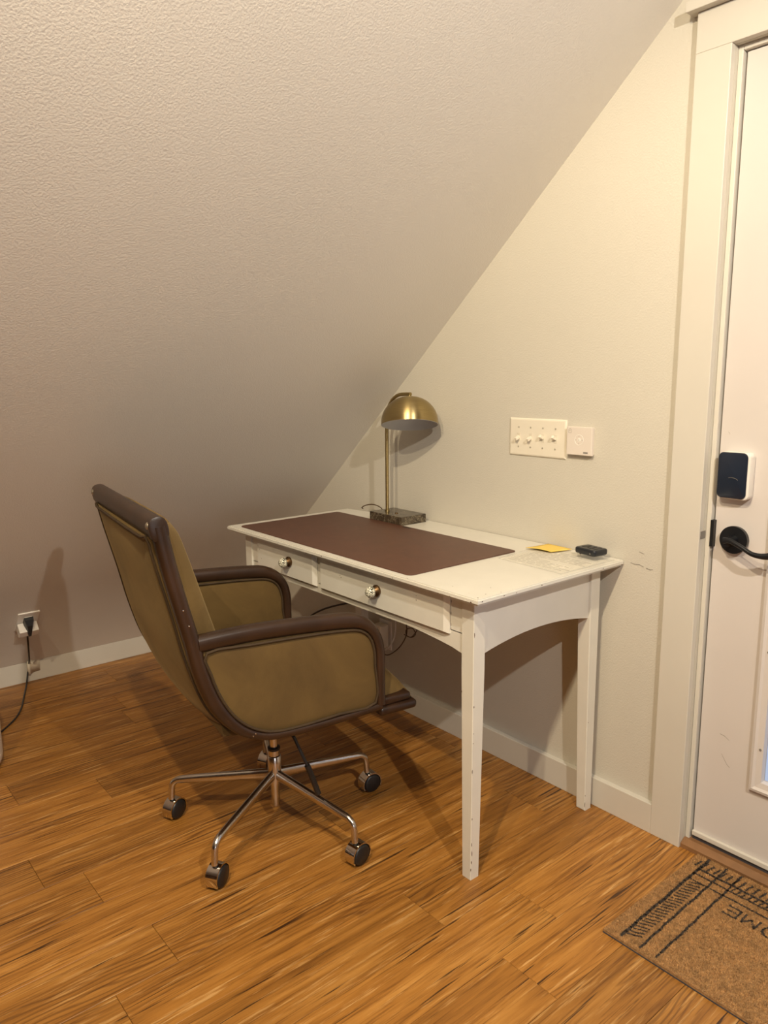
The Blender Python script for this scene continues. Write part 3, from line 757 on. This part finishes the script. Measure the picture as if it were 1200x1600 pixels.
    # top rail with round studs
    rail = [(-.350, -.306+.0, .955)]
    rl = [Vector((-.3435, y, .955)) for y in (-.304, -.302, -.27, -.15, 0, .15, .27, .302, .304)]
    tr = obj('top_rail', sweep(rl, lambda q: (.0275 if .01 < q < .99 else .022, .0205 if .01 < q < .99 else .016), side=Vector((-.985, 0, -.17)).normalized(), seg=20, power=2.6), 'leather', t, True)
    for y in (-.289, .289):
        obj('stud', lathe([(.0085, 0), (.0078, .0035), (.0045, .0062), (0, .007)], 20, mtx=Matrix.Rotation(math.radians(-80), 4, 'Y'), centre=(-.3615, y, .963)), 'studmetal', tr, True)
    # back cushion
    fr = [(-.318, .950), (-.3165, .956)]
    cush = [(-.296, .958), (-.272, .925), (-.250, .865), (-.226, .790), (-.202, .712), (-.178, .635), (-.158, .565), (-.150, .515)]
    cb = [(-.325, .952), (-.318, .925), (-.306, .865), (-.293, .79), (-.276, .712), (-.256, .635), (-.235, .565), (-.215, .515)]
    fp = catmull([(x, 0, z) for x, z in cush], 4); bpk = catmull([(x, 0, z) for x, z in cb], 4)
    rows = []
    for a, b in zip(fp, bpk):
        row = []
        for j in range(21):
            s = -1+2*j/20; k = (1-abs(s)**5)**.5
            q = b.lerp(a, .25+.75*k) ; row.append((q.x, s*.262, q.z))
        row += [(b.x, .262, b.z), (b.x, -.262, b.z)]
        rows.append(row)
    bc = obj('back_cushion', loft(rows, closed_u=True, cap=True), 'velvet', t, True)
    # seat cushion: waterfall front
    top = [(-.215, .500), (-.12, .497), (0, .498), (.12, .503), (.20, .507), (.255, .497), (.290, .472), (.316, .440), (.332, .412)]
    bot = [(-.215, .440), (-.12, .425), (0, .418), (.12, .415), (.20, .413), (.255, .412), (.285, .411), (.300, .410), (.312, .409)]
    tp, bt = catmull([(x, 0, z) for x, z in top], 4), catmull([(x, 0, z) for x, z in bot], 4)
    rows = []
    for a, b in zip(tp, bt):
        row = []
        for j in range(21):
            s = -1+2*j/20; k = (1-abs(s)**5)**.5
            q = b.lerp(a, .2+.8*k); row.append((q.x, s*.266, q.z))
        row += [(b.x, .266, b.z), (b.x, -.266, b.z)]
        rows.append(row)
    obj('seat_cushion', loft(rows, closed_u=True, cap=True), 'velvet', t, True)
    # leather front lip
    bm = bmesh.new(); box(bm, .205, .322, -.285, .285, .388, .413, bev=.010, seg=3)
    lp = obj('seat_lip', bm, 'leather', t, True)
    obj('seat_edge_band', bx(.214, .306, -.278, .278, .412, .436, bev=.008, seg=3), 'leather', t, True)
    obj('stud', lathe([(.004, 0), (.003, .002), (0, .003)], 12, mtx=Matrix.Rotation(PI/2, 4, 'Y'), centre=(.3205, -.262, .400)), 'studmetal', lp, True)
    # mechanism, column and base
    bo = Matrix.Rotation(-PH, 3, 'Z') @ Vector((.0052, .0184, 0)); bxo, byo = bo.x, bo.y
    obj('seat_mechanism', bx(bxo-.075, bxo+.075, byo-.06, byo+.06, .345, .372, bev=.006), 'black', t)
    obj('gas_lift', lathe([(0, .20), (.0112, .20), (.0112, .35), (0, .35)], 24, centre=(bxo, byo, 0)), 'chrome', t, True)
    cl = obj('column', lathe([(0, .0555), (.0115, .0555), (.0125, .058), (.0125, .105), (.0135, .118), (.0190, .150), (.0195, .160), (.0195, .208), (.0180, .210), (.0160, .211), (.0160, .226), (.0118, .227), (0, .227)], 32, centre=(bxo, byo, 0)), 'chrome', t, True)
    obj('collar', lathe([(.0155, .226), (.0180, .228), (.0180, .2345), (.0150, .236), (.0115, .236)], 28, centre=(bxo, byo, 0)), 'black', cl, True)
    lv = [Vector((-.01, -.10, .375)), Vector((.010, -.165, .335)), Vector((.046, -.180, .235))]
    l = obj('height_lever', sweep(lv, .0045, seg=10), 'black', t, True)
    obj('lever_grip', sweep([Vector((.040, -.1775, .252)), Vector((.046, -.180, .235)), Vector((.069, -.18, .165)), Vector((.070, -.18, .162))], .0078, seg=12), 'black', l, True)
    bad = math.radians
    swiv = {-133.7: 22, -61.3: 32, 10.5: 8, 82.6: -6, 154.6: 24}
    for ang, sw in swiv.items():
        a = bad(ang)-PH; d = Vector((math.cos(a), math.sin(a), 0)); c = Vector((bxo, byo, 0))
        pts = [c+d*.012+Vector((0, 0, .152)), c+d*.10+Vector((0, 0, .1435)), c+d*.20+Vector((0, 0, .1335)), c+d*.268+Vector((0, 0, .1265)), c+d*.288+Vector((0, 0, .1225)), c+d*.300+Vector((0, 0, .112)), c+d*.3045+Vector((0, 0, .096)), c+d*.307+Vector((0, 0, .064))]
        sd = Vector((-d.y, d.x, 0))
        lg = obj('base_leg', sweep(catmull(pts, 4), lambda q: (.0170-.0078*min(1, q/.6), .0105-.002*min(1, q/.6)), side=sd, seg=14), 'chrome', t, True)
        caster(t, c+d*.307, bad(sw)-PH)
M['velvetdark'] = simple('velvet_welt', (.042, .023, .007), .75, var=.2, scale=30)
M['studmetal'] = simple('worn_stud', (.40, .34, .26), .35, .8, var=.15, scale=60)
def caster(parent, pos, yaw):
    """hooded castor: wheel axle is horizontal, direction yaw is the axle (the face that shows the black disc)"""
    R = .0290; hw = .0165
    ax = Vector((math.cos(yaw), math.sin(yaw), 0)); fw = Vector((-ax.y, ax.x, 0))
    c = Vector((pos.x, pos.y, R))+fw*.010
    bmw = bmesh.new()
    rot = Matrix((fw, Vector((0, 0, 1)), ax)).transposed().to_4x4()
    lathe([(0, -hw-.0035), (R*.80, -hw-.0035), (R*.93, -hw-.001), (R, -hw+.004), (R, hw-.004), (R*.93, hw+.001), (R*.80, hw+.0035), (0, hw+.0035)], 32, bm=bmw, mtx=rot, centre=c)
    w = obj('castor_wheel', bmw, 'black', parent, True)
    # chrome hood: partial cylinder shell over the top and one side
    bm = bmesh.new(); n = 26; rows = []
    for i in range(n+1):
        th = math.radians(-32+(244)*i/n)
        e = fw*math.cos(th)+Vector((0, 0, 1))*math.sin(th)
        r0, r1 = R+.0012, R+.0042
        rows.append([c+e*r0-ax*hw, c+e*r1-ax*hw, c+e*r1+ax*hw, c+e*r0+ax*hw])
    loft(rows, bm, closed_u=True, cap=True)
    h = obj('castor_hood', bm, 'polished', w, True)
    obj('castor_stem', lathe([(0, .052), (.0062, .052), (.0062, .0665), (0, .0665)], 16, centre=(pos.x, pos.y, 0)), 'black', w, True)
make_chair()

# ------------------------------------------------------------------ appliance at the left edge
def make_appliance():
    t = thing('floor_appliance', 'white rounded appliance standing on the floor at the left edge', 'appliance', (-1.528, -1.463, 0))
    R = .165
    prof = [(0, .004), (R-.030, .004), (R-.012, .010), (R-.003, .022), (R, .04), (R, .34), (R-.004, .36), (R-.02, .372), (0, .374)]
    obj('appliance_body', lathe(prof, 64), 'whiteplastic', t, True)
    for a in (45, 135, 225, 315):
        obj('foot', lathe([(0, 0), (.012, 0), (.012, .006), (0, .006)], 12, centre=(.11*math.cos(math.radians(a)), .11*math.sin(math.radians(a)), 0)), 'black', t)
    obj('top_grille', lathe([(0, .3745), (R*.7, .3745), (R*.7, .377), (0, .377)], 40), 'greyplastic', t)
make_appliance()

# ------------------------------------------------------------------ doormat
def make_mat():
    x0, x1, y0, y1 = .276, 1.035, -.448, -.018
    t = thing('doormat', 'tan coir doormat with black printed lines and lettering before the white door', 'doormat', (x0, y0, 0))
    w, h = x1-x0, y1-y0; zt = .009
    obj('mat_backing', bx(0, w, 0, h, 0, .003), 'rubber', t)
    obj('mat_base', bx(.0008, w-.0008, .0008, h-.0008, .003, zt), 'coirbase', t)
    # letters as a mesh used to decide which tufts are black
    rnd = random.Random(11)
    lines = []   # (ax,ay,bx,by,halfwidth)
    def ln(ax, ay, bx_, by, hw, wob=.0012):
        n = max(2, int(math.hypot(bx_-ax, by-ay)/.02)); px, py = ax, ay
        for i in range(1, n+1):
            qx = ax+(bx_-ax)*i/n+rnd.uniform(-wob, wob); qy = ay+(by-ay)*i/n+rnd.uniform(-wob, wob)
            lines.append((px, py, qx, qy, hw)); px, py = qx, qy
    ya, yb = .012, h-.004
    for xx, hw in ((.034, .0042), (.082, .0032), (.121, .0030)):
        ln(xx+.006, ya, xx, yb, hw); ln(w-xx-.006, ya, w-xx, yb, hw)
    for yy, hw in ((h-.058, .0042), (h-.082, .0030), (h-.110, .0028)):
        ln(.034, yy, w-.034, yy, hw)
    # ladder ticks between the first two lines, and along the head band
    for sx in (0, 1):
        y = .03
        while y < h-.12:
            a, b = .046, .072
            if sx: a, b = w-.072, w-.046
            ln(a, y, b, y+.012, .0024, .0012); y += .0125
    x = .02
    while x < w-.02:
        ln(x, h-.050, x+.004, h-.022, .0028, .0008); x += .0165
    x = .13
    while x < w-.13:
        ln(x, h-.077, x+.003, h-.064, .0024, .0006); x += .0135
    # lettering, read from the door side: O M E runs towards the left end
    L = []
    def letter(ch, cx, cy, s):
        S = {'E': [((-.5, -.5), (-.5, .5)), ((-.5, .5), (.45, .5)), ((-.5, 0), (.3, 0)), ((-.5, -.5), (.45, -.5))],
             'M': [((-.55, -.5), (-.5, .5)), ((-.5, .5), (0, -.2)), ((0, -.2), (.5, .5)), ((.5, .5), (.55, -.5))],
             'O': [((.5*math.cos(a*PI/6), .52*math.sin(a*PI/6)), (.5*math.cos((a+1)*PI/6), .52*math.sin((a+1)*PI/6))) for a in range(12)]}[ch]
        for (a, b), (c, d) in S:
            lines.append((cx-a*s*.9, cy-b*s, cx-c*s*.9, cy-d*s, .0027))
    cy = h-.150
    letter('E', .166, cy, .034); letter('M', .210, cy-.001, .034); letter('O', .255, cy-.004, .034)
    cell = .02; grid = {}
    for k, (ax, ay, bx_, by, hw) in enumerate(lines):
        for i in range(int((min(ax, bx_)-.006)/cell)-1, int((max(ax, bx_)+.006)/cell)+2):
            for j in range(int((min(ay, by)-.006)/cell)-1, int((max(ay, by)+.006)/cell)+2):
                grid.setdefault((i, j), []).append(k)
    def black(x, y):
        for k in grid.get((int(x/cell), int(y/cell)), ()):
            ax, ay, bx_, by, hw = lines[k]; dx, dy = bx_-ax, by-ay; L2 = dx*dx+dy*dy
            u = max(0, min(1, ((x-ax)*dx+(y-ay)*dy)/L2)) if L2 else 0
            if math.hypot(x-ax-u*dx, y-ay-u*dy) < hw+rnd.uniform(-.0008, .0008): return True
        return False
    V = ([], []); F = ([], [])
    for ax, ay, bx_, by, hw in lines:                      # ink soaked into the base under the tufts
        dx, dy = bx_-ax, by-ay; l = math.hypot(dx, dy) or 1; ux, uy = dx/l*hw*.5, dy/l*hw*.5; nx, ny = -dy/l*hw*.8, dx/l*hw*.8
        i = len(V[1]); V[1].extend(((ax-ux+nx, ay-uy+ny, zt+.0009), (ax-ux-nx, ay-uy-ny, zt+.0009), (bx_+ux-nx, by+uy-ny, zt+.0009), (bx_+ux+nx, by+uy+ny, zt+.0009)))
        F[1].append((i, i+1, i+2, i+3))
    n = 110000
    for _ in range(n):
        x, y = rnd.uniform(.001, w-.001), rnd.uniform(.001, h-.001)
        q = 1 if black(x, y) else 0
        ang = rnd.uniform(0, PI); c, s = math.cos(ang)*.0011, math.sin(ang)*.0011
        lx, ly = rnd.gauss(0, .0018), rnd.gauss(0, .0018)
        tip = zt+rnd.uniform(.0012, .0042)
        i = len(V[q]); V[q].extend(((x-c, y-s, zt-.0005), (x+c, y+s, zt-.0005), (min(max(x+lx, 0), w), min(max(y+ly, 0), h), tip)))
        F[q].append((i, i+1, i+2))
    tag(obj('coir_pile', (V[0], [], F[0]), 'coir', t), kind='stuff')
    tag(obj('printed_pattern', (V[1], [], F[1]), 'coirblack', t), kind='stuff')
make_mat()

# ------------------------------------------------------------------ scuffs on wall and door
def scuffs():
    m = simple('grey_scuff', (.30, .27, .23), .8, var=.2, scale=200)
    def mark(parent, pts, w, y):
        rows = []
        for i, (x, z) in enumerate(pts):
            h = w*(.4+.6*math.sin(PI*(i+.5)/len(pts)))
            rows.append([(x, y, z-h), (x, y, z+h)])
        obj('scuff_mark', loft(rows), m, parent)
    wall = bpy.data.objects['wall_back']; door = bpy.data.objects['door_1']
    mark(wall, [(.022, .757), (.035, .755), (.050, .756), (.062, .752)], .0012, -.0004)
    mark(wall, [(.070, .750), (.082, .748), (.090, .750)], .0016, -.0004)
    mark(wall, [(.046, .792), (.054, .790), (.062, .788)], .0012, -.0004)
    mark(wall, [(.020, .60), (.021, .59), (.020, .58)], .0012, -.0004)
    mark(door, [(.292, .345), (.305, .343), (.318, .335)], .0008, .0236)
    mark(door, [(.300, .292), (.308, .280), (.316, .268), (.324, .262)], .0009, .0236)
    mark(door, [(.258, 1.128), (.262, 1.122)], .0008, .0236)
scuffs()
